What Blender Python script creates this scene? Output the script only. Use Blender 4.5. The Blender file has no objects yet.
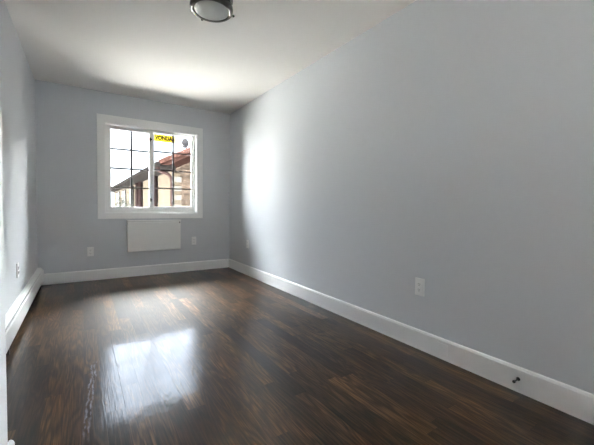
import bpy, bmesh, math, random
from mathutils import Vector, Matrix

random.seed(7)
S = bpy.context.scene
COL = S.collection
PI = math.pi

# ---------------------------------------------------------------- camera
cam_data = bpy.data.cameras.new('camera')
cam = bpy.data.objects.new('camera', cam_data)
COL.objects.link(cam)
S.camera = cam
F_PX, YAW, PITCH, ROLL, CAM_Z = 324.6982, 0.5843, -0.0364, 0.0128, 0.9849
cam_data.sensor_fit = 'HORIZONTAL'
cam_data.sensor_width = 36.0
cam_data.lens = F_PX / 594.0 * 36.0
cam_data.shift_y = -3.9436 / 594.0
cam_data.clip_start = 0.02
cam_data.clip_end = 300
fw = Vector((math.sin(YAW) * math.cos(PITCH), math.cos(YAW) * math.cos(PITCH), math.sin(PITCH)))
rt = Vector((math.cos(YAW), -math.sin(YAW), 0))
up = rt.cross(fw)
cr, sr = math.cos(ROLL), math.sin(ROLL)
r2 = rt * cr + up * sr
u2 = up * cr - rt * sr
M = Matrix((r2, u2, -fw)).transposed().to_4x4()
M.translation = Vector((0, 0, CAM_Z))
cam.matrix_world = M

# ---------------------------------------------------------------- world: bright overcast sky
world = bpy.data.worlds.new('overcast_sky')
S.world = world
world.use_nodes = True
wn, wl = world.node_tree.nodes, world.node_tree.links
wn.clear()
w_out = wn.new('ShaderNodeOutputWorld')
w_bg = wn.new('ShaderNodeBackground')
w_tc = wn.new('ShaderNodeTexCoord')
w_sep = wn.new('ShaderNodeSeparateXYZ')
w_ramp = wn.new('ShaderNodeValToRGB')
wl.new(w_tc.outputs['Generated'], w_sep.inputs[0])
wl.new(w_sep.outputs['Z'], w_ramp.inputs[0])
_els = w_ramp.color_ramp.elements
# relative radiance by sine of elevation: pale low haze, bright cloud overhead
_els[0].position = 0.0
_els[0].color = (0.0088, 0.0091, 0.0095, 1)
_els[1].position = 0.75
_els[1].color = (1.0, 1.0, 1.0, 1)
for _p, _v in ((0.23, 0.0108), (0.28, 0.037), (0.52, 0.060), (0.66, 0.95)):
    _e = _els.new(_p)
    _e.color = (_v * (0.88 if _v < 0.5 else 0.96), _v * (0.98 if _v < 0.5 else 1.0), _v * (1.16 if _v < 0.5 else 1.04), 1)
# sky towards +X set to its own even level to shape the fill light
w_side = wn.new('ShaderNodeMapRange')
w_side.interpolation_type = 'SMOOTHSTEP'
for _i, _v in enumerate((0.35, 0.80, 0.0, 1.0)):
    w_side.inputs[_i + 1].default_value = _v
wl.new(w_sep.outputs['X'], w_side.inputs[0])
w_mix = wn.new('ShaderNodeMix')
w_mix.data_type = 'RGBA'
wl.new(w_side.outputs[0], w_mix.inputs['Factor'])
w_mix.inputs[7].default_value = (0.022, 0.022, 0.022, 1)
# sky dimmed towards -Y so the house faces get less light
w_fb = wn.new('ShaderNodeMapRange')
w_fb.interpolation_type = 'SMOOTHSTEP'
for _i, _v in enumerate((-0.5, 0.25, 0.22, 1.0)):
    w_fb.inputs[_i + 1].default_value = _v
wl.new(w_sep.outputs['Y'], w_fb.inputs[0])
w_mul = wn.new('ShaderNodeMix')
w_mul.data_type = 'RGBA'
w_mul.blend_type = 'MULTIPLY'
w_mul.inputs['Factor'].default_value = 1.0
wl.new(w_ramp.outputs[0], w_mul.inputs[6])
wl.new(w_fb.outputs[0], w_mul.inputs[7])
wl.new(w_mul.outputs[2], w_mix.inputs[6])
# bright sky patches added out of view: left, right and behind, as fill
def w_range(sock, a, c, d, e):
    k = wn.new('ShaderNodeMapRange')
    k.interpolation_type = 'SMOOTHSTEP'
    for i, v in enumerate((a, c, d, e)):
        k.inputs[i + 1].default_value = v
    wl.new(sock, k.inputs[0])
    return k.outputs[0]
def w_math(op, a, c):
    k = wn.new('ShaderNodeMath')
    k.operation = op
    wl.new(a, k.inputs[0])
    wl.new(c, k.inputs[1])
    return k.outputs[0]
_right = w_range(w_sep.outputs['X'], 0.36, 0.62, 0.0, 0.34)
_left = w_math('ADD', w_range(w_sep.outputs['X'], -0.10, -0.45, 0.0, 0.04), w_range(w_sep.outputs['X'], -0.50, -0.85, 0.0, 0.30))
_ahead = w_range(w_sep.outputs['Y'], -0.12, 0.08, 0.0, 1.0)
_behind = w_math('MULTIPLY', w_range(w_sep.outputs['X'], 0.10, 0.34, 0.0, 0.24), w_range(w_sep.outputs['Y'], -0.30, -0.62, 0.0, 1.0))
_sky_fill = w_math('ADD', w_math('MULTIPLY', w_math('ADD', _right, _left), _ahead), _behind)
w_add = wn.new('ShaderNodeMix')
w_add.data_type = 'RGBA'
w_add.blend_type = 'ADD'
w_add.inputs['Factor'].default_value = 1.0
wl.new(w_mix.outputs[2], w_add.inputs[6])
wl.new(_sky_fill, w_add.inputs[7])
wl.new(w_add.outputs[2], w_bg.inputs['Color'])
w_bg.inputs['Strength'].default_value = 165.0
wl.new(w_bg.outputs[0], w_out.inputs[0])
world.cycles.sampling_method = 'AUTOMATIC'

# sun, high on the left, lighting the yard (it never enters the windows)
sun_data = bpy.data.lights.new('sun', 'SUN')
sun_data.energy = 330.0
sun_data.angle = math.radians(3.0)
sun_data.color = (1.0, 0.97, 0.92)
sun = bpy.data.objects.new('sun', sun_data)
COL.objects.link(sun)
sun.rotation_euler = Vector((0.12, 0.02, -1.0)).to_track_quat('-Z', 'Y').to_euler()

S.view_settings.view_transform = 'Standard'
S.view_settings.look = 'None'
S.view_settings.exposure = 1.0
S.view_settings.gamma = 1.0
S.view_settings.use_curve_mapping = False
S.cycles.max_bounces = 14
S.cycles.diffuse_bounces = 10
S.cycles.glossy_bounces = 6
S.cycles.transparent_max_bounces = 12
S.cycles.sample_clamp_indirect = 8.0
S.cycles.caustics_reflective = False
S.cycles.caustics_refractive = False


# ---------------------------------------------------------------- helpers
def new_mat(name, color, rough=0.5, spec=0.5, metal=0.0, noise=0.0, nscale=8.0, bump=0.0, bscale=200.0):
    m = bpy.data.materials.new(name)
    m.use_nodes = True
    n, l = m.node_tree.nodes, m.node_tree.links
    b = n['Principled BSDF']
    b.inputs['Base Color'].default_value = (*color, 1)
    b.inputs['Roughness'].default_value = rough
    b.inputs['Specular IOR Level'].default_value = spec
    b.inputs['Metallic'].default_value = metal
    tc = None
    if noise or bump:
        tc = n.new('ShaderNodeTexCoord')
    if noise:
        t = n.new('ShaderNodeTexNoise')
        t.inputs['Scale'].default_value = nscale
        t.inputs['Detail'].default_value = 4
        l.new(tc.outputs['Object'], t.inputs['Vector'])
        r = n.new('ShaderNodeValToRGB')
        r.color_ramp.elements[0].position = 0.3
        r.color_ramp.elements[1].position = 0.7
        r.color_ramp.elements[0].color = (*[c * (1 - noise) for c in color], 1)
        r.color_ramp.elements[1].color = (*[min(1, c * (1 + noise)) for c in color], 1)
        l.new(t.outputs['Fac'], r.inputs[0])
        l.new(r.outputs[0], b.inputs['Base Color'])
    if bump:
        t2 = n.new('ShaderNodeTexNoise')
        t2.inputs['Scale'].default_value = bscale
        t2.inputs['Detail'].default_value = 3
        l.new(tc.outputs['Object'], t2.inputs['Vector'])
        bp = n.new('ShaderNodeBump')
        bp.inputs['Strength'].default_value = bump
        bp.inputs['Distance'].default_value = 0.002
        l.new(t2.outputs['Fac'], bp.inputs['Height'])
        l.new(bp.outputs[0], b.inputs['Normal'])
    return m


def new_bm():
    return bmesh.new()


def box(bm, x0, x1, y0, y1, z0, z1, bev=0.0, seg=2):
    t = bmesh.new()
    vs = [t.verts.new((x, y, z)) for x in (x0, x1) for y in (y0, y1) for z in (z0, z1)]
    for f in ((0, 1, 3, 2), (4, 6, 7, 5), (0, 4, 5, 1), (2, 3, 7, 6), (0, 2, 6, 4), (1, 5, 7, 3)):
        t.faces.new([vs[i] for i in f])
    if bev > 0:
        bmesh.ops.bevel(t, geom=list(t.edges), offset=bev, segments=seg, affect='EDGES', profile=0.5)
    merge(bm, t)


def merge(bm, t, mat=None):
    if mat is not None:
        bmesh.ops.transform(t, matrix=mat, verts=t.verts)
    me = bpy.data.meshes.new('tmp')
    t.to_mesh(me)
    t.free()
    bm.from_mesh(me)
    bpy.data.meshes.remove(me)


def lathe(bm, prof, seg=40, mat=None):
    t = bmesh.new()
    rings = []
    for r, z in prof:
        if r < 1e-6:
            rings.append([t.verts.new((0, 0, z))])
        else:
            rings.append([t.verts.new((r * math.cos(2 * PI * k / seg), r * math.sin(2 * PI * k / seg), z)) for k in range(seg)])
    for a, b in zip(rings, rings[1:]):
        for k in range(seg):
            k2 = (k + 1) % seg
            if len(a) == 1 and len(b) == 1:
                continue
            if len(a) == 1:
                t.faces.new((a[0], b[k2], b[k]))
            elif len(b) == 1:
                t.faces.new((a[k], a[k2], b[0]))
            else:
                t.faces.new((a[k], a[k2], b[k2], b[k]))
    bmesh.ops.recalc_face_normals(t, faces=t.faces)
    for f in t.faces:
        f.smooth = True
    merge(bm, t, mat)


def tube(bm, pts, rad, seg=10):
    t = bmesh.new()
    pts = [Vector(p) for p in pts]
    n = len(pts)
    rad = rad if isinstance(rad, (list, tuple)) else [rad] * n
    rings = []
    ref = None
    for i in range(n):
        d = (pts[min(i + 1, n - 1)] - pts[max(i - 1, 0)]).normalized()
        if ref is None:
            ref = Vector((0, 0, 1)) if abs(d.z) < 0.9 else Vector((1, 0, 0))
        a = d.cross(ref).normalized()
        b = d.cross(a).normalized()
        ref = a.cross(d).normalized() if a.cross(d).length > 0 else ref
        rings.append([t.verts.new(pts[i] + (a * math.cos(2 * PI * k / seg) + b * math.sin(2 * PI * k / seg)) * rad[i]) for k in range(seg)])
    for p, q in zip(rings, rings[1:]):
        for k in range(seg):
            t.faces.new((p[k], p[(k + 1) % seg], q[(k + 1) % seg], q[k]))
    t.faces.new(rings[0][::-1])
    t.faces.new(rings[-1])
    bmesh.ops.recalc_face_normals(t, faces=t.faces)
    for f in t.faces:
        f.smooth = True
    merge(bm, t)


def extrude_profile(bm, prof, axis, a0, a1):
    """closed profile of (p, z) pairs swept along axis 'x' or 'y' between a0 and a1"""
    t = bmesh.new()
    def mk(a, p, z):
        return t.verts.new((p, a, z)) if axis == 'y' else t.verts.new((a, p, z))
    A = [mk(a0, p, z) for p, z in prof]
    B = [mk(a1, p, z) for p, z in prof]
    n = len(prof)
    for i in range(n):
        t.faces.new((A[i], A[(i + 1) % n], B[(i + 1) % n], B[i]))
    t.faces.new(A[::-1])
    t.faces.new(B)
    bmesh.ops.recalc_face_normals(t, faces=t.faces)
    merge(bm, t)


def obj(name, bm, mat, parent=None, smooth=False):
    me = bpy.data.meshes.new(name)
    bmesh.ops.recalc_face_normals(bm, faces=bm.faces)
    if smooth:
        for f in bm.faces:
            f.smooth = True
    bm.to_mesh(me)
    bm.free()
    me.materials.append(mat)
    o = bpy.data.objects.new(name, me)
    COL.objects.link(o)
    if parent:
        o.parent = parent
    return o


def thing(name, label, cat, loc=(0, 0, 0), rotz=0.0, group=None):
    o = bpy.data.objects.new(name, None)
    o.empty_display_size = 0.1
    COL.objects.link(o)
    o.location = loc
    o.rotation_euler = (0, 0, rotz)
    o['label'] = label
    o['category'] = cat
    if group:
        o['group'] = group
    return o


def structure(o):
    o['kind'] = 'structure'
    return o


def bxo(name, mat, dims, parent=None, bev=0.0):
    b = new_bm()
    box(b, *dims, bev=bev)
    return obj(name, b, mat, parent)


# ---------------------------------------------------------------- materials
WALL = new_mat('wall_paint_blue_grey', (0.6210, 0.6420, 0.6700), 0.65, 0.25, bump=0.05, bscale=350)
CEIL = new_mat('ceiling_paint_white', (0.90, 0.89, 0.865), 0.75, 0.3)
TRIM = new_mat('trim_paint_white', (0.8700, 0.8750, 0.8700), 0.35, 0.5)
VINYL = new_mat('window_vinyl_white', (0.9200, 0.9250, 0.9200), 0.3, 0.5)
PLATE = new_mat('plastic_white', (0.8400, 0.8450, 0.8450), 0.35, 0.5)
SLOT = new_mat('slot_dark', (0.03, 0.03, 0.03), 0.6)
ENAMEL = new_mat('heater_enamel_white', (0.84, 0.85, 0.845), 0.5, 0.5)
COVER = new_mat('sleeve_cover_offwhite', (0.8300, 0.8350, 0.8200), 0.4, 0.5)
NICKEL = new_mat('brushed_nickel', (0.1300, 0.1300, 0.1250), 0.28, 0.5, metal=1.0, noise=0.08, nscale=60)
BLACKM = new_mat('black_metal', (0.012, 0.012, 0.013), 0.35, 0.5)
FROST = new_mat('frosted_glass_shade', (0.5000, 0.5200, 0.5000), 0.3, 0.5)
MUNTIN = new_mat('muntin_bronze', (0.05, 0.05, 0.055), 0.5)
FIN = new_mat('heater_fin_metal', (0.10, 0.09, 0.085), 0.5, metal=0.6)


def glass_mat():
    m = bpy.data.materials.new('window_glass')
    m.use_nodes = True
    n, l = m.node_tree.nodes, m.node_tree.links
    n.clear()
    out = n.new('ShaderNodeOutputMaterial')
    mix = n.new('ShaderNodeMixShader')
    tr = n.new('ShaderNodeBsdfTransparent')
    gl = n.new('ShaderNodeBsdfGlossy')
    fr = n.new('ShaderNodeFresnel')
    fr.inputs['IOR'].default_value = 1.3
    tr.inputs['Color'].default_value = (0.97, 0.985, 0.98, 1)
    gl.inputs['Roughness'].default_value = 0.02
    l.new(fr.outputs[0], mix.inputs[0])
    l.new(tr.outputs[0], mix.inputs[1])
    l.new(gl.outputs[0], mix.inputs[2])
    l.new(mix.outputs[0], out.inputs[0])
    return m


GLASS = glass_mat()


def floor_mat():
    m = bpy.data.materials.new('stained_oak_planks')
    m.use_nodes = True
    n, l = m.node_tree.nodes, m.node_tree.links
    b = n['Principled BSDF']

    def math_(op, a, c=None, clamp=False):
        k = n.new('ShaderNodeMath')
        k.operation = op
        k.use_clamp = clamp
        for i, v in enumerate((a, c)):
            if v is None:
                continue
            if isinstance(v, (int, float)):
                k.inputs[i].default_value = v
            else:
                l.new(v, k.inputs[i])
        return k.outputs[0]

    def comb(x, y, z):
        k = n.new('ShaderNodeCombineXYZ')
        for i, v in enumerate((x, y, z)):
            if isinstance(v, (int, float)):
                k.inputs[i].default_value = v
            else:
                l.new(v, k.inputs[i])
        return k.outputs[0]

    def noise(vec, scale, detail=3, rough=0.5, dist=0.0):
        k = n.new('ShaderNodeTexNoise')
        k.inputs['Scale'].default_value = scale
        k.inputs['Detail'].default_value = detail
        k.inputs['Roughness'].default_value = rough
        k.inputs['Distortion'].default_value = dist
        l.new(vec, k.inputs['Vector'])
        return k.outputs['Fac']

    def white(vec):
        k = n.new('ShaderNodeTexWhiteNoise')
        k.noise_dimensions = '3D'
        l.new(vec, k.inputs['Vector'])
        return k.outputs['Value'], k.outputs['Color']

    def maprange(v, a, c, d, e):
        k = n.new('ShaderNodeMapRange')
        l.new(v, k.inputs[0])
        for i, q in enumerate((a, c, d, e)):
            k.inputs[i + 1].default_value = q
        return k.outputs[0]

    W = 0.083
    tc = n.new('ShaderNodeTexCoord')
    sp = n.new('ShaderNodeSeparateXYZ')
    l.new(tc.outputs['Object'], sp.inputs[0])
    X, Y = sp.outputs['X'], sp.outputs['Y']
    xs = math_('DIVIDE', X, W)
    row = math_('FLOOR', xs)
    fx = math_('FRACT', xs)
    r1, _ = white(comb(row, 3.1, 7.7))
    ln = maprange(r1, 0, 1, 0.55, 1.15)
    r1b, _ = white(comb(row, 9.3, 1.7))
    ys = math_('ADD', math_('DIVIDE', Y, ln), math_('MULTIPLY', r1b, 13.0))
    pid = math_('FLOOR', ys)
    fy = math_('FRACT', ys)
    rv, rc = white(comb(row, pid, 2.3))
    sc = n.new('ShaderNodeSeparateColor')
    l.new(rc, sc.inputs[0])
    # plank tone
    ramp = n.new('ShaderNodeValToRGB')
    els = ramp.color_ramp.elements
    els[0].position = 0.0
    els[0].color = (0.0090, 0.0045, 0.0024, 1)
    els[1].position = 1.0
    els[1].color = (0.0702, 0.0355, 0.0140, 1)
    for p, c in ((0.25, (0.0207, 0.0103, 0.0047)), (0.6, (0.0405, 0.0200, 0.0077)), (0.85, (0.0540, 0.0266, 0.0097))):
        e = els.new(p)
        e.color = (*c, 1)
    l.new(sc.outputs[0], ramp.inputs[0])
    # grain
    zoff = math_('MULTIPLY', sc.outputs[1], 60.0)
    g1 = noise(comb(math_('MULTIPLY', X, 11.0), math_('MULTIPLY', Y, 1.1), zoff), 1.0, 2, 0.45, 0.25)
    rings = math_('SINE', math_('MULTIPLY', g1, 80.0))
    rings = maprange(rings, -1, 1, 0.50, 1.35)
    pores = noise(comb(math_('MULTIPLY', X, 190.0), math_('MULTIPLY', Y, 6.0), zoff), 1.0, 3, 0.6)
    pores = maprange(pores, 0.32, 0.68, 0.25, 1.75)
    blot = noise(comb(math_('MULTIPLY', X, 5.0), math_('MULTIPLY', Y, 2.2), zoff), 1.0, 4, 0.6)
    blot = maprange(blot, 0.3, 0.7, 0.55, 1.4)
    tone = math_('MULTIPLY', math_('MULTIPLY', rings, pores), blot)
    # joints
    ex = math_('MINIMUM', fx, math_('SUBTRACT', 1.0, fx))
    ey = math_('MULTIPLY', math_('MINIMUM', fy, math_('SUBTRACT', 1.0, fy)), math_('DIVIDE', ln, W))
    ed = math_('MINIMUM', ex, ey)
    joint = maprange(ed, 0.0, 0.022, 0.0, 1.0)
    tone = math_('MULTIPLY', tone, maprange(joint, 0, 1, 0.25, 1.0))
    vm = n.new('ShaderNodeVectorMath')
    vm.operation = 'SCALE'
    l.new(ramp.outputs[0], vm.inputs[0])
    l.new(tone, vm.inputs['Scale'])
    base = vm.outputs[0]
    # splintered, scraped patch in one board near the entry, with glossy reflections painted in
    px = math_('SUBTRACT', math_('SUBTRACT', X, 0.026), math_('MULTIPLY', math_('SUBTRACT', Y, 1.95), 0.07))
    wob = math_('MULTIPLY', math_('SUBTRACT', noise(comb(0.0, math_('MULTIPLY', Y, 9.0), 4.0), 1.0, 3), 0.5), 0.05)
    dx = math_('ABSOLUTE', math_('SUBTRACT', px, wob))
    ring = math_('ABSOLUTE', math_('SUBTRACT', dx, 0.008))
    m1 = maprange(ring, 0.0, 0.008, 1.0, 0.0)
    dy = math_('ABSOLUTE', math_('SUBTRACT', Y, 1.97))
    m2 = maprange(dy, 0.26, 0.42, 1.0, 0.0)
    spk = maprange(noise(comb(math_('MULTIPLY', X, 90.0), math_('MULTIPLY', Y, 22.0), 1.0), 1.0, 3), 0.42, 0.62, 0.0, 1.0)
    wear_reflection = math_('MULTIPLY', math_('MULTIPLY', m1, m2), spk, True)
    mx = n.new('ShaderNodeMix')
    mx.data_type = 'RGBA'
    l.new(wear_reflection, mx.inputs['Factor'])
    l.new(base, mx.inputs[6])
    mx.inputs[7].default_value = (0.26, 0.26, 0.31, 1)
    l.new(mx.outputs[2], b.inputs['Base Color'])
    # finish
    b.inputs['Roughness'].default_value = 0.45
    b.inputs['Specular IOR Level'].default_value = 0.11
    b.inputs['Specular Tint'].default_value = (0.95, 0.78, 0.62, 1)
    b.inputs['Coat Weight'].default_value = 0.48
    b.inputs['Coat IOR'].default_value = 1.5
    l.new(maprange(sc.outputs[2], 0, 1, 0.06, 0.12), b.inputs['Coat Roughness'])
    # board cupping / tilt + grain relief
    tilt = math_('MULTIPLY', math_('SUBTRACT', fx, 0.5), math_('MULTIPLY', math_('SUBTRACT', sc.outputs[1], 0.5), 0.0012))
    wav = math_('MULTIPLY', noise(comb(math_('MULTIPLY', X, 6.0), math_('MULTIPLY', Y, 6.0), 0.0), 1.0, 2), 0.0012)
    gr = math_('ADD', math_('MULTIPLY', pores, 0.00010), math_('MULTIPLY', rings, 0.00012))
    hgt = math_('ADD', math_('ADD', tilt, wav), math_('ADD', gr, math_('MULTIPLY', joint, 0.00012)))
    bp = n.new('ShaderNodeBump')
    bp.inputs['Strength'].default_value = 1.0
    bp.inputs['Distance'].default_value = 1.0
    l.new(hgt, bp.inputs['Height'])
    l.new(bp.outputs[0], b.inputs['Normal'])
    l.new(bp.outputs[0], b.inputs['Coat Normal'])
    return m


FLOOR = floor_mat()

# ---------------------------------------------------------------- room shell
XL, XR, YB, H = -0.4536, 1.967, 4.9378, 2.44
XE, YE = -0.2275, 1.493          # entry wall corner
YF = -0.90                      # front (door) wall
T = 0.20
TB = 0.14                       # back wall thickness
WX0, WX1, WZ0, WZ1 = 0.250, 1.447, 0.872, 2.045   # window opening

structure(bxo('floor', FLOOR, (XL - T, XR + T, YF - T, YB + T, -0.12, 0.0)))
structure(bxo('ceiling', CEIL, (XL - T, XR + T, YF - T, YB + T, H, H + 0.15)))
# right wall, with an unseen opening added beside the camera for fill light
RY0, RY1, RZ0, RZ1 = -0.70, 0.15, 0.92, 2.12
b = new_bm()
box(b, XR, XR + T, RY1, YB + T, 0, H)
box(b, XR, XR + T, YF - T, RY0, 0, H)
box(b, XR, XR + T, RY0, RY1, 0, RZ0)
box(b, XR, XR + T, RY0, RY1, RZ1, H)
structure(obj('wall_right', b, WALL))
structure(bxo('wall_left', WALL, (XL - T, XL, YE - 0.3, YB + T, 0, H)))
b = new_bm()
box(b, XL - T, XE, YF - T, YE, 0, H, bev=0.004)
structure(obj('wall_entry', b, WALL))
b = new_bm()
box(b, XL, WX0, YB, YB + TB, 0, H)
box(b, WX1, XR, YB, YB + TB, 0, H)
box(b, WX0, WX1, YB, YB + TB, 0, WZ0)
box(b, WX0, WX1, YB, YB + TB, WZ1, H)
structure(obj('wall_back', b, WALL))
structure(bxo('wall_front', WALL, (XE, XR, YF - T, YF, 0, H)))

# unseen dark doors added on the entry wall to absorb bounced light
ABSORBM = new_mat('dark_bounce_absorber', (0.05, 0.028, 0.016), 0.5, 0.4, noise=0.3, nscale=6)
dr = bpy.data.objects.new('added_absorber_door', None)
COL.objects.link(dr)
structure(dr)
for y0 in (-0.88, 0.04):
    b = new_bm()
    box(b, XE + 0.0005, XE + 0.030, y0, y0 + 0.91, 0.01, 2.36, bev=0.003)
    for za, zb in ((0.2, 1.0), (1.15, 2.2)):
        box(b, XE + 0.028, XE + 0.036, y0 + 0.14, y0 + 0.77, za, zb, bev=0.004)
    obj('absorber_leaf', b, ABSORBM, dr)

# baseboards
BH, BT = 0.135, 0.016
def base_prof(sgn, at):
    return [(at, 0), (at + sgn * BT, 0), (at + sgn * BT, BH - 0.014), (at + sgn * (BT - 0.004), BH - 0.004), (at + sgn * (BT - 0.009), BH), (at, BH)]
b = new_bm()
extrude_profile(b, base_prof(-1, XR), 'y', YF, YB)
structure(obj('baseboard_right', b, TRIM))
b = new_bm()
extrude_profile(b, base_prof(-1, YB), 'x', XL, XR - BT)
structure(obj('baseboard_back', b, TRIM))
b = new_bm()
extrude_profile(b, base_prof(1, XE), 'y', 0.97, YE + BT)
extrude_profile(b, base_prof(1, YE), 'x', XL, XE)
structure(obj('baseboard_entry', b, TRIM))

# ---------------------------------------------------------------- window
win = bpy.data.objects.new('window_1', None)
COL.objects.link(win)
structure(win)
CX0, CX1, CZ0, CZ1, CT = 0.163, 1.530, 0.793, 2.146, 0.018
b = new_bm()
box(b, CX0, WX0, YB - CT, YB, CZ0, CZ1, bev=0.003)
box(b, WX1, CX1, YB - CT, YB, CZ0, CZ1, bev=0.003)
box(b, WX0 - 0.004, WX1 + 0.004, YB - CT, YB, CZ0, WZ0, bev=0.003)
box(b, WX0 - 0.004, WX1 + 0.004, YB - CT, YB, WZ1, CZ1, bev=0.003)
obj('window_casing', b, TRIM, win)
# reveal liner + outer vinyl frame
b = new_bm()
L = 0.010
box(b, WX0, WX0 + L, YB - 0.002, YB + 0.142, WZ0, WZ1)
box(b, WX1 - L, WX1, YB - 0.002, YB + 0.142, WZ0, WZ1)
box(b, WX0 + L, WX1 - L, YB - 0.002, YB + 0.142, WZ0, WZ0 + L)
box(b, WX0 + L, WX1 - L, YB - 0.002, YB + 0.142, WZ1 - L, WZ1)
obj('window_jamb', b, VINYL, win)
b = new_bm()
fx0, fx1, fz0, fz1 = WX0 + L, WX1 - L, WZ0 + L, WZ1 - L
FY0, FY1 = YB + 0.072, YB + 0.142
box(b, fx0, fx0 + 0.024, FY0, FY1, fz0, fz1, bev=0.002)
box(b, fx1 - 0.022, fx1, FY0, FY1, fz0, fz1, bev=0.002)
box(b, fx0 + 0.02, fx1 - 0.02, FY0, FY1, fz0, fz0 + 0.036, bev=0.002)
box(b, fx0 + 0.02, fx1 - 0.02, FY0, FY1, fz1 - 0.012, fz1, bev=0.002)
obj('window_frame', b, VINYL, win)


def sash(x0, x1, z0, z1, gx0, gx1, gz0, gz1, y0, y1, mx, mzs):
    b = new_bm()
    box(b, x0, gx0, y0, y1, z0, z1, bev=0.003)
    box(b, gx1, x1, y0, y1, z0, z1, bev=0.003)
    box(b, gx0 - 0.003, gx1 + 0.003, y0, y1, z0, gz0, bev=0.003)
    box(b, gx0 - 0.003, gx1 + 0.003, y0, y1, gz1, z1, bev=0.003)
    s = obj('sash', b, VINYL, win)
    ym = (y0 + y1) / 2
    bxo('glass_pane', GLASS, (gx0 - 0.005, gx1 + 0.005, ym + 0.006, ym + 0.010, gz0 - 0.005, gz1 + 0.005), s)
    bxo('muntin', MUNTIN, (mx - 0.012, mx + 0.012, ym - 0.005, ym + 0.004, gz0, gz1), s)
    for z in mzs:
        bxo('muntin', MUNTIN, (gx0, gx1, ym - 0.005, ym + 0.004, z - 0.0105, z + 0.0105), s)
    return s


gz0, gz1 = 0.955, 1.991
sl = sash(fx0 + 0.022, 0.852, fz0 + 0.034, fz1 - 0.011, 0.322, 0.794, gz0, gz1, YB + 0.074, YB + 0.104, 0.571,
          [gz0 + (gz1 - gz0) * k / 4 for k in (1, 2, 3)])
gz0, gz1 = 0.964, 2.017
sr_ = sash(0.812, fx1 - 0.020, fz0 + 0.034, fz1 - 0.011, 0.866, 1.394, gz0, gz1, YB + 0.108, YB + 0.138, 1.129,
           [gz0 + (gz1 - gz0) * k / 4 for k in (1, 2, 3)])
for z in (1.905, 1.055):
    b = new_bm()
    box(b, 0.800, 0.818, YB + 0.056, YB + 0.075, z - 0.028, z + 0.028, bev=0.004)
    box(b, 0.804, 0.830, YB + 0.050, YB + 0.060, z - 0.008, z + 0.012, bev=0.003)
    obj('sash_latch', b, BLACKM, win)

# added window, out of view on the right wall, a source of fill light
fill_win = bpy.data.objects.new('added_fill_window', None)
COL.objects.link(fill_win)
structure(fill_win)
b = new_bm()
box(b, XR - CT, XR, RY0 - 0.085, RY0, RZ0 - 0.085, RZ1 + 0.085, bev=0.003)
box(b, XR - CT, XR, RY1, RY1 + 0.085, RZ0 - 0.085, RZ1 + 0.085, bev=0.003)
box(b, XR - CT, XR, RY0 - 0.004, RY1 + 0.004, RZ0 - 0.085, RZ0, bev=0.003)
box(b, XR - CT, XR, RY0 - 0.004, RY1 + 0.004, RZ1, RZ1 + 0.085, bev=0.003)
obj('window_casing', b, TRIM, fill_win)
b = new_bm()
for ya, yb, za, zb in ((RY0, RY0 + 0.04, RZ0, RZ1), (RY1 - 0.04, RY1, RZ0, RZ1), (RY0 + 0.04, RY1 - 0.04, RZ0, RZ0 + 0.04), (RY0 + 0.04, RY1 - 0.04, RZ1 - 0.04, RZ1)):
    box(b, XR + 0.08, XR + 0.14, ya, yb, za, zb, bev=0.002)
obj('window_frame', b, VINYL, fill_win)
bxo('glass_pane', GLASS, (XR + 0.112, XR + 0.116, RY0 + 0.035, RY1 - 0.035, RZ0 + 0.035, RZ1 - 0.035), fill_win)
bxo('muntin', MUNTIN, (XR + 0.10, XR + 0.109, (RY0 + RY1) / 2 - 0.012, (RY0 + RY1) / 2 + 0.012, RZ0 + 0.04, RZ1 - 0.04), fill_win)
for k in (1, 2, 3):
    zz = RZ0 + (RZ1 - RZ0) * k / 4
    bxo('muntin', MUNTIN, (XR + 0.10, XR + 0.109, RY0 + 0.04, RY1 - 0.04, zz - 0.011, zz + 0.011), fill_win)

# ---------------------------------------------------------------- under-window sleeve cover
cv = thing('air_conditioner_cover', 'white rectangular metal cover panel on the wall directly under the window', 'vent cover', (0.8485, YB, 0.343))
b = new_bm()
hw, hh, dp = 0.3485, 0.428, 0.05
box(b, -hw, hw, -dp + 0.006, -0.0005, 0, hh, bev=0.003)
obj('cover_frame', b, COVER, cv)
bxo('front_panel', COVER, (-hw + 0.003, hw - 0.024, -dp - 0.008, -dp + 0.008, 0.006, hh - 0.026), cv, bev=0.003)
bxo('top_lip', COVER, (-hw - 0.002, hw + 0.002, -dp - 0.013, -0.0005, hh - 0.018, hh + 0.002), cv, bev=0.003)
b = new_bm()
lathe(b, [(0, 0), (0.008, 0), (0.009, 0.004), (0.006, 0.008), (0, 0.008)], 16, Matrix.Translation((hw - 0.014, -dp + 0.0065, hh - 0.034)) @ Matrix.Rotation(PI / 2, 4, 'X'))
obj('latch_screw', b, FIN, cv)


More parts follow.
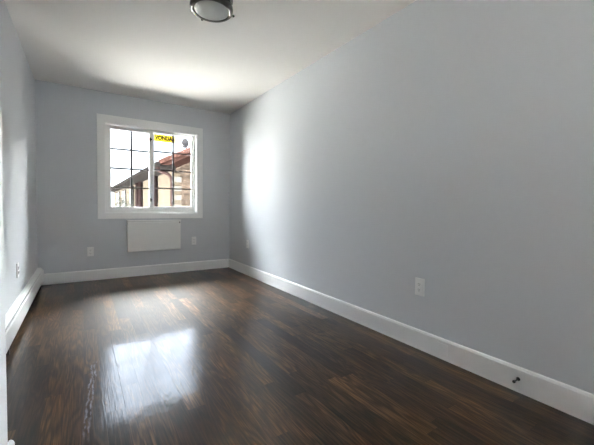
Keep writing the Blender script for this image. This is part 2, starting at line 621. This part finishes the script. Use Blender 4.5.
# ---------------------------------------------------------------- outlets
def outlet(label, loc, rotz, group='white electrical outlets', plate=(0.0715, 0.120), deco=False):
    t = thing('electrical_outlet', label, 'outlet', loc, rotz, group)
    w, h = plate
    bxo('cover_plate', PLATE, (-w / 2, w / 2, -0.009, -0.0003, -h / 2, h / 2), t, bev=0.0035)
    if deco:
        b = new_bm()
        box(b, -0.0175, 0.0175, -0.0125, -0.008, -0.034, 0.034, bev=0.0015)
        obj('receptacle', b, PLATE, t)
    for sz in (-0.0195, 0.0195):
        if not deco:
            b = new_bm()
            box(b, -0.017, 0.017, -0.012, -0.008, sz - 0.0145, sz + 0.0145, bev=0.005, seg=3)
            f = obj('receptacle', b, PLATE, t)
        else:
            f = t
        yy = -0.0133 if deco else -0.0128
        b = new_bm()
        box(b, -0.0075, -0.0053, yy, yy + 0.002, sz - 0.002, sz + 0.007)
        box(b, 0.0053, 0.0075, yy, yy + 0.002, sz - 0.002, sz + 0.007)
        box(b, -0.0025, 0.0025, yy, yy + 0.002, sz - 0.0105, sz - 0.006)
        obj('socket_slot', b, SLOT, f)
    zs = (0.0,) if not deco else (-0.048, 0.048)
    for z in zs:
        b = new_bm()
        lathe(b, [(0, 0), (0.003, 0), (0.003, 0.001), (0, 0.0015)], 12, Matrix.Translation((0, -0.009, z)) @ Matrix.Rotation(PI / 2, 4, 'X'))
        obj('plate_screw', b, PLATE, t)
    return t


outlet('white outlet on the right wall nearest the camera, above the white baseboard', (XR, 1.401, 0.436), -PI / 2, deco=True, plate=(0.074, 0.122))
outlet('white outlet at the far end of the right wall near the back corner', (XR, 4.235, 0.445), -PI / 2)
outlet('white outlet on the back wall left of the white cover panel', (0.0815, YB, 0.373), 0)
outlet('white outlet on the back wall just right of the white cover panel', (1.400, YB, 0.452), 0)
outlet('white outlet on the left wall above the baseboard heater', (XL, 3.484, 0.433), PI / 2)

# faint blank plate let into the right baseboard
pl = thing('blank_plate', 'small blank painted plate on the right baseboard below the nearest outlet', 'cover plate', (XR - BT, 1.212, 0.069))
bxo('plate', TRIM, (-0.0022, 0.0001, -0.036, 0.036, -0.038, 0.036), pl, bev=0.0008)

# ---------------------------------------------------------------- door stop
ds = thing('door_stop', 'small black door stop screwed to the right baseboard', 'door stop', (XR - BT, 0.769, 0.073))
R_ = Matrix.Rotation(-PI / 2, 4, 'Y')
b = new_bm()
lathe(b, [(0, 0), (0.0125, 0), (0.0125, 0.003), (0.009, 0.007), (0.005, 0.009), (0, 0.009)], 20, R_)
obj('base', b, BLACKM, ds)
b = new_bm()
lathe(b, [(0.0042, 0.008), (0.0042, 0.056), (0, 0.056)], 14, R_)
obj('rod', b, BLACKM, ds)
b = new_bm()
lathe(b, [(0, 0.054), (0.008, 0.054), (0.0095, 0.058), (0.0095, 0.066), (0.007, 0.070), (0, 0.071)], 18, R_)
obj('rubber_tip', b, BLACKM, ds)
ds.scale = (0.8, 0.8, 0.8)

# ---------------------------------------------------------------- baseboard heater
ht = thing('baseboard_heater', 'long white enamel baseboard heater along the left wall', 'heater', (XL, 0, 0))
HY0, HY1 = YE + BT + 0.002, YB - BT - 0.002
D = 0.056
def sweep(name, prof, mat, y0=HY0, y1=HY1):
    b = new_bm()
    extrude_profile(b, prof, 'y', y0, y1)
    return obj(name, b, mat, ht)
sweep('back_plate', [(0.0005, 0.030), (0.004, 0.030), (0.004, 0.212), (0.0005, 0.212)], ENAMEL)
sweep('top_cover', [(0.003, 0.206), (0.003, 0.214), (0.022, 0.212), (0.040, 0.204), (0.046, 0.196), (0.043, 0.194), (0.037, 0.200), (0.021, 0.207)], ENAMEL)
sweep('damper', [(0.030, 0.178), (0.046, 0.188), (0.047, 0.185), (0.031, 0.175)], ENAMEL)
sweep('front_panel', [(D - 0.005, 0.056), (D, 0.060), (D + 0.0005, 0.176), (D - 0.006, 0.186), (D - 0.009, 0.184), (D - 0.004, 0.174), (D - 0.004, 0.062), (D - 0.012, 0.058), (D - 0.012, 0.055)], ENAMEL)
sweep('fin_element', [(0.010, 0.075), (0.045, 0.075), (0.045, 0.140), (0.010, 0.140)], FIN)
b = new_bm()
extrude_profile(b, [(0.0005, 0.045), (D + 0.003, 0.045), (D + 0.003, 0.178), (D - 0.006, 0.192), (0.030, 0.214), (0.0005, 0.217)], 'y', HY1 - 0.055, HY1 + 0.001)
obj('end_cap', b, ENAMEL, ht)
for y in (1.7, 2.75, 3.8, 4.7):
    b = new_bm()
    box(b, 0.001, 0.05, y, y + 0.02, 0.0, 0.175)
    obj('support_bracket', b, FIN, ht)

# ---------------------------------------------------------------- ceiling light
lt = thing('ceiling_light', 'round flush ceiling light with brushed nickel double ring and frosted glass', 'ceiling light', (0.757, 2.245, H))
b = new_bm()
lathe(b, [(0.0, -0.0005), (0.128, -0.0005), (0.140, -0.006), (0.148, -0.022), (0.149, -0.034), (0.143, -0.042), (0.128, -0.044), (0.128, -0.030), (0.0, -0.030)], 56)
obj('ceiling_pan', b, NICKEL, lt)
b = new_bm()
lathe(b, [(0.132, -0.040), (0.136, -0.040), (0.136, -0.074), (0.132, -0.074), (0.132, -0.040)], 56)
obj('dark_gap_band', b, BLACKM, lt)
b = new_bm()
lathe(b, [(0.126, -0.070), (0.140, -0.070), (0.149, -0.078), (0.151, -0.092), (0.149, -0.102), (0.142, -0.110), (0.128, -0.111), (0.121, -0.108), (0.121, -0.100), (0.126, -0.070)], 56)
obj('rim_ring', b, NICKEL, lt)
b = new_bm()
lathe(b, [(0.122, -0.085), (0.122, -0.106), (0.112, -0.109), (0.090, -0.113), (0.060, -0.1165), (0.0, -0.1185)], 56)
obj('glass_shade', b, FROST, lt)
for a in (math.radians(-135), math.radians(-8), math.radians(98)):
    b = new_bm()
    c = Matrix.Translation((0.150 * math.cos(a), 0.150 * math.sin(a), -0.102)) @ Matrix.Rotation(a, 4, 'Z') @ Matrix.Rotation(PI / 2, 4, 'Y')
    lathe(b, [(0, -0.003), (0.004, -0.003), (0.004, 0.002), (0.0085, 0.003), (0.0085, 0.010), (0.005, 0.0155), (0, 0.0155)], 14, c)
    obj('finial_knob', b, BLACKM, lt)
lt.scale = (0.965, 0.965, 1.06)

# ---------------------------------------------------------------- sticker on the right sash glass
YELLOW = new_mat('sticker_yellow', (0.72, 0.66, 0.05), 0.5)
_n, _l = YELLOW.node_tree.nodes, YELLOW.node_tree.links       # thin film that daylight shines through
_tr = _n.new('ShaderNodeBsdfTranslucent')
_tr.inputs['Color'].default_value = (0.105, 0.096, 0.008, 1)
_ad = _n.new('ShaderNodeAddShader')
_l.new(_n['Principled BSDF'].outputs[0], _ad.inputs[0])
_l.new(_tr.outputs[0], _ad.inputs[1])
_l.new(_ad.outputs[0], _n['Material Output'].inputs[0])
INK = new_mat('sticker_ink_black', (0.01, 0.01, 0.008), 0.5)
sy = YB + 0.1345
st = thing('window_sticker', 'yellow sticker with bold black lettering at the top of the right window pane', 'sticker', (0.872, sy, 1.906))
bxo('sticker_sheet', YELLOW, (0.0, 0.288, 0.0, 0.0006, 0.0, 0.100), st)
bxo('border_line', INK, (0.0, 0.288, -0.0005, -0.0001, 0.002, 0.010), st)
SIGN = 'VONDA0'
cu = bpy.data.curves.new('lettering_curve', 'FONT')
cu.body = SIGN
cu.size = 0.092
cu.offset = 0.0055
cu.extrude = 0.0003
to = bpy.data.objects.new('lettering_tmp', cu)
COL.objects.link(to)
dg = bpy.context.evaluated_depsgraph_get()
dg.update()
me = bpy.data.meshes.new_from_object(to.evaluated_get(dg))
bpy.data.objects.remove(to)
me.materials.clear()
me.materials.append(INK)
xs = [v.co.x for v in me.vertices]
ysv = [v.co.y for v in me.vertices]
sx = 0.274 / (max(xs) - min(xs))
sz = 0.066 / (max(ysv) - min(ysv))
for v in me.vertices:
    v.co = Vector(((v.co.x - min(xs)) * sx + 0.008, -0.0006 - v.co.z, (v.co.y - min(ysv)) * sz + 0.021))
le = bpy.data.objects.new('lettering', me)
COL.objects.link(le)
le.parent = st

# ---------------------------------------------------------------- outside
GZ = -3.0
CONC = new_mat('yard_concrete', (0.80, 0.775, 0.735), 0.85, 0.0, noise=0.06, nscale=0.6)
b = new_bm()
box(b, -60, 60, -60, 120, GZ - 0.3, GZ)
structure(obj('ground', b, CONC))


def brick_mat():
    m = bpy.data.materials.new('tan_brick')
    m.use_nodes = True
    n, l = m.node_tree.nodes, m.node_tree.links
    bs = n['Principled BSDF']
    tc = n.new('ShaderNodeTexCoord')
    mp = n.new('ShaderNodeMapping')
    mp.inputs['Rotation'].default_value = (-PI / 2, 0, 0)
    br = n.new('ShaderNodeTexBrick')
    br.inputs['Scale'].default_value = 4.0
    br.inputs['Color1'].default_value = (0.0064, 0.0048, 0.0038, 1)
    br.inputs['Color2'].default_value = (0.0020, 0.0015, 0.0013, 1)
    br.inputs['Mortar'].default_value = (0.0056, 0.0052, 0.0046, 1)
    br.inputs['Mortar Size'].default_value = 0.018
    br.inputs['Brick Width'].default_value = 0.85
    br.inputs['Row Height'].default_value = 0.3
    l.new(tc.outputs['Object'], mp.inputs[0])
    l.new(mp.outputs[0], br.inputs['Vector'])
    nz = n.new('ShaderNodeTexNoise')
    nz.inputs['Scale'].default_value = 5.5
    nz.inputs['Detail'].default_value = 5
    l.new(tc.outputs['Object'], nz.inputs['Vector'])
    mr = n.new('ShaderNodeMapRange')
    for i_, v_ in enumerate((0.35, 0.65, 0.55, 1.55)):
        mr.inputs[i_ + 1].default_value = v_
    l.new(nz.outputs['Fac'], mr.inputs[0])
    vm = n.new('ShaderNodeVectorMath')
    vm.operation = 'SCALE'
    l.new(br.outputs['Color'], vm.inputs[0])
    l.new(mr.outputs[0], vm.inputs['Scale'])
    l.new(vm.outputs[0], bs.inputs['Base Color'])
    bs.inputs['Roughness'].default_value = 0.85
    bs.inputs['Specular IOR Level'].default_value = 0.0
    return m


BRICK = brick_mat()
STUCCO = new_mat('cream_stucco', (0.00789, 0.00675, 0.00544), 0.9, 0.0, noise=0.06, nscale=2)
QUOIN_L = new_mat('quoin_pale_stone', (0.01001, 0.00975, 0.00922), 0.9, 0.0, noise=0.1, nscale=8)
QUOIN_D = new_mat('quoin_brown_stone', (0.00625, 0.00524, 0.00405), 0.9, 0.0, noise=0.1, nscale=8)
TILE = new_mat('terracotta_tile', (0.00510, 0.00272, 0.00238), 0.9, 0.0, noise=0.35, nscale=5)
FASCIA = new_mat('weathered_grey_timber', (0.00103, 0.00094, 0.00094), 0.9, 0.0, noise=0.25, nscale=3)
PIPE = new_mat('dark_brown_pipe', (0.0025, 0.0016, 0.0016), 0.8, 0.0)
WINDK = new_mat('dark_window', (0.0030, 0.0030, 0.0033), 0.6, 0.02)
DISH = new_mat('dish_grey', (0.00723, 0.00723, 0.00807), 0.9, 0.0, noise=0.3, nscale=14)
BARK = new_mat('shrub_bark', (0.0030, 0.0025, 0.0020), 0.9, 0.0)
LEAF = new_mat('shrub_leaf_greygreen', (0.00442, 0.00476, 0.00422), 0.9, 0.0, noise=0.4, nscale=3)

HX, HY, HYE = 2.71, 12.0, 38.0
hs = thing('neighbour_house', 'brick and cream house with terracotta roof edge seen through the window', 'house', (HX, HY, GZ))
EZ = 2.27 - GZ                      # wall top (local)
PITCH_R = 0.52
RIDGE_X = 3.3                       # local
# brick end wall (pentagon)
b = new_bm()
w = RIDGE_X * 2
prof = [(0.02, 0), (w, 0), (w, EZ), (RIDGE_X, EZ + PITCH_R * RIDGE_X), (0.02, EZ)]
t = bmesh.new()
A = [t.verts.new((x, 0, z)) for x, z in prof]
B_ = [t.verts.new((x, 0.25, z)) for x, z in prof]
for i in range(5):
    t.faces.new((A[i], A[(i + 1) % 5], B_[(i + 1) % 5], B_[i]))
t.faces.new(A)
t.faces.new(B_[::-1])
merge(b, t)
obj('brick_end_wall', b, BRICK, hs)
bxo('side_wall', STUCCO, (0.0, 0.25, 0.01, HYE - HY, 0, EZ), hs)
# quoins
z = 0.0
k = 0
while z < EZ - 0.22:
    hq = 0.195 if k % 2 == 0 else 0.125
    wq = 0.20 if k % 2 == 0 else 0.15
    if z > 3.0:
        bxo('quoin', QUOIN_L if k % 2 == 0 else QUOIN_D, (-0.012, 0.05 + wq, -0.03, 0.22, z, z + hq - 0.008), hs, bev=0.006)
    z += hq
    k += 1
# roof: left slope, tiles as corrugated slab with thick rake edge
OX = -0.56
oz = 2.40 - GZ
b = new_bm()
TH = 0.10
y0, y1 = -0.40, HYE - HY + 0.3
L_ = RIDGE_X - OX
t = bmesh.new()
nc = 60
def roof_pt(s, y, dz):
    return Vector((OX + s, y, oz + PITCH_R * s + dz))
pr = [(OX, oz - 0.05), (RIDGE_X, oz + PITCH_R * L_ - TH), (RIDGE_X, oz + PITCH_R * L_ + 0.03), (OX, oz + 0.05)]
t.free()
extrude_profile(b, pr, 'y', y0, y1)
# rows of half-round rake tiles along the near edge
for i in range(14):
    s0 = i * 0.30
    p0 = Vector((OX + s0, y0 - 0.01, oz + PITCH_R * s0 + 0.02))
    p1 = Vector((OX + s0 + 0.33, y0 - 0.01, oz + PITCH_R * (s0 + 0.33) + 0.05))
    tube(b, [p0, p1], [0.062, 0.052], 10)
obj('tile_roof', b, TILE, hs)
b = new_bm()
extrude_profile(b, [(RIDGE_X, oz + PITCH_R * L_ - TH), (RIDGE_X, oz + PITCH_R * L_ + 0.03), (2 * RIDGE_X + 0.56, oz + 0.05), (2 * RIDGE_X + 0.56, oz - 0.05)], 'y', y0, y1)
obj('tile_roof', b, TILE, hs)
# soffit + gutter
b = new_bm()
extrude_profile(b, [(OX + 0.02, oz - 0.06), (0.05, EZ - 0.06), (0.05, EZ + 0.10), (OX + 0.02, oz - 0.02)], 'y', -0.03, y1)
obj('soffit', b, FASCIA, hs)
b = new_bm()
extrude_profile(b, [(OX - 0.09, oz + 0.02), (OX - 0.10, oz - 0.05), (OX - 0.07, oz - 0.11), (OX, oz - 0.12), (OX + 0.03, oz - 0.05), (OX + 0.03, oz + 0.02)], 'y', y0 - 0.02, y1)
obj('gutter', b, FASCIA, hs)
# near downspout: arcs from the gutter back to the wall corner and drops
b = new_bm()
tube(b, [(OX + 0.0, -0.14, oz - 0.10), (OX + 0.02, -0.14, oz - 0.24), (OX + 0.10, -0.13, oz - 0.28), (OX + 0.25, -0.12, oz - 0.31),
         (OX + 0.37, -0.11, oz - 0.37), (OX + 0.44, -0.10, oz - 0.46), (OX + 0.465, -0.10, oz - 0.60), (OX + 0.465, -0.10, 0.1)], 0.055, 12)
obj('downspout', b, PIPE, hs)
for y, r in ((2.97, 0.09), (7.15, 0.12), (8.4, 0.13)):
    b = new_bm()
    tube(b, [(-0.09, y, EZ - 0.05), (-0.09, y, 0.1)], r, 10)
    obj('downspout', b, PIPE, hs)
for ya, yb, z0, z1 in ((10.7, 12.2, 3.0, 5.05), (15.1, 17.2, 3.0, 5.0), (19.7, 22.1, 3.0, 5.0)):
    f = bxo('window_surround', FASCIA, (-0.05, 0.02, ya - 0.12, yb + 0.12, z0 - 0.1, z1 + 0.1), hs)
    bxo('pane', WINDK, (-0.07, -0.045, ya, yb, z0, z1), f)

# satellite dish
dh = thing('satellite_dish', 'grey satellite dish on the roof edge of the brick house', 'satellite dish', (3.16, 12.1, 3.01))
b = new_bm()
tube(b, [(0, 0, -0.08), (0, 0, 0.10), (-0.03, 0.04, 0.2)], 0.02, 8)
obj('mast', b, DISH, dh)
b = new_bm()
Rm = Matrix.Translation((-0.05, 0.02, 0.22)) @ Matrix.Rotation(math.radians(12), 4, 'Z') @ Matrix.Rotation(math.radians(100), 4, 'X') @ Matrix.Scale(1.28, 4, (0, 1, 0)) @ Matrix.Scale(1.1, 4)
lathe(b, [(0, 0.0), (0.05, 0.003), (0.09, 0.012), (0.118, 0.022), (0.122, 0.026), (0.118, 0.028), (0.09, 0.018), (0.05, 0.008), (0, 0.006)], 28, Rm)
obj('reflector', b, DISH, dh)
b = new_bm()
tube(b, [(-0.05, 0.0, 0.10), (-0.17, -0.10, 0.14), (-0.245, -0.14, 0.185)], 0.005, 6)
obj('feed_arm', b, new_mat('feed_arm_pale', (0.35, 0.35, 0.35), 0.5), dh)
b = new_bm()
lathe(b, [(0, -0.02), (0.02, -0.02), (0.026, 0.0), (0.02, 0.025), (0, 0.025)], 12, Matrix.Translation((-0.25, -0.14, 0.19)))
obj('feed_horn', b, DISH, dh)

# shrub between the houses
sh = thing('shrub', 'dark bushy tree beside the cream house wall, low in the left window pane', 'tree', (1.95, 21.0, GZ))
b = new_bm()
tube(b, [(0, 0, 0), (0.05, 0, 1.5), (0, 0.05, 3.0), (0.02, 0, 3.8)], [0.10, 0.08, 0.05, 0.02], 8)
for k in range(7):
    a = k * 2.4
    tube(b, [(0.02, 0, 1.6 + k * 0.25), (0.5 * math.cos(a), 0.6 * math.sin(a), 2.3 + k * 0.25)], [0.03, 0.01], 6)
obj('trunk', b, BARK, sh)
b = new_bm()
rnd = random.Random(3)
for k in range(1500):
    while True:
        p = Vector((rnd.uniform(-1, 1), rnd.uniform(-1, 1), rnd.uniform(-1, 1)))
        if p.length < 1:
            break
    p = Vector((p.x * 0.55, p.y * 1.0, 3.1 + p.z * 1.35))
    d = Vector((rnd.uniform(-1, 1), rnd.uniform(-1, 1), rnd.uniform(-0.6, 1))).normalized()
    e = d.cross(Vector((rnd.random(), rnd.random(), rnd.random() + 0.1))).normalized()
    s = rnd.uniform(0.05, 0.10)
    vs = [b.verts.new(p + q) for q in (-d * s, e * s * 0.4, d * s, -e * s * 0.4)]
    b.faces.new(vs)
obj('foliage', b, LEAF, sh)
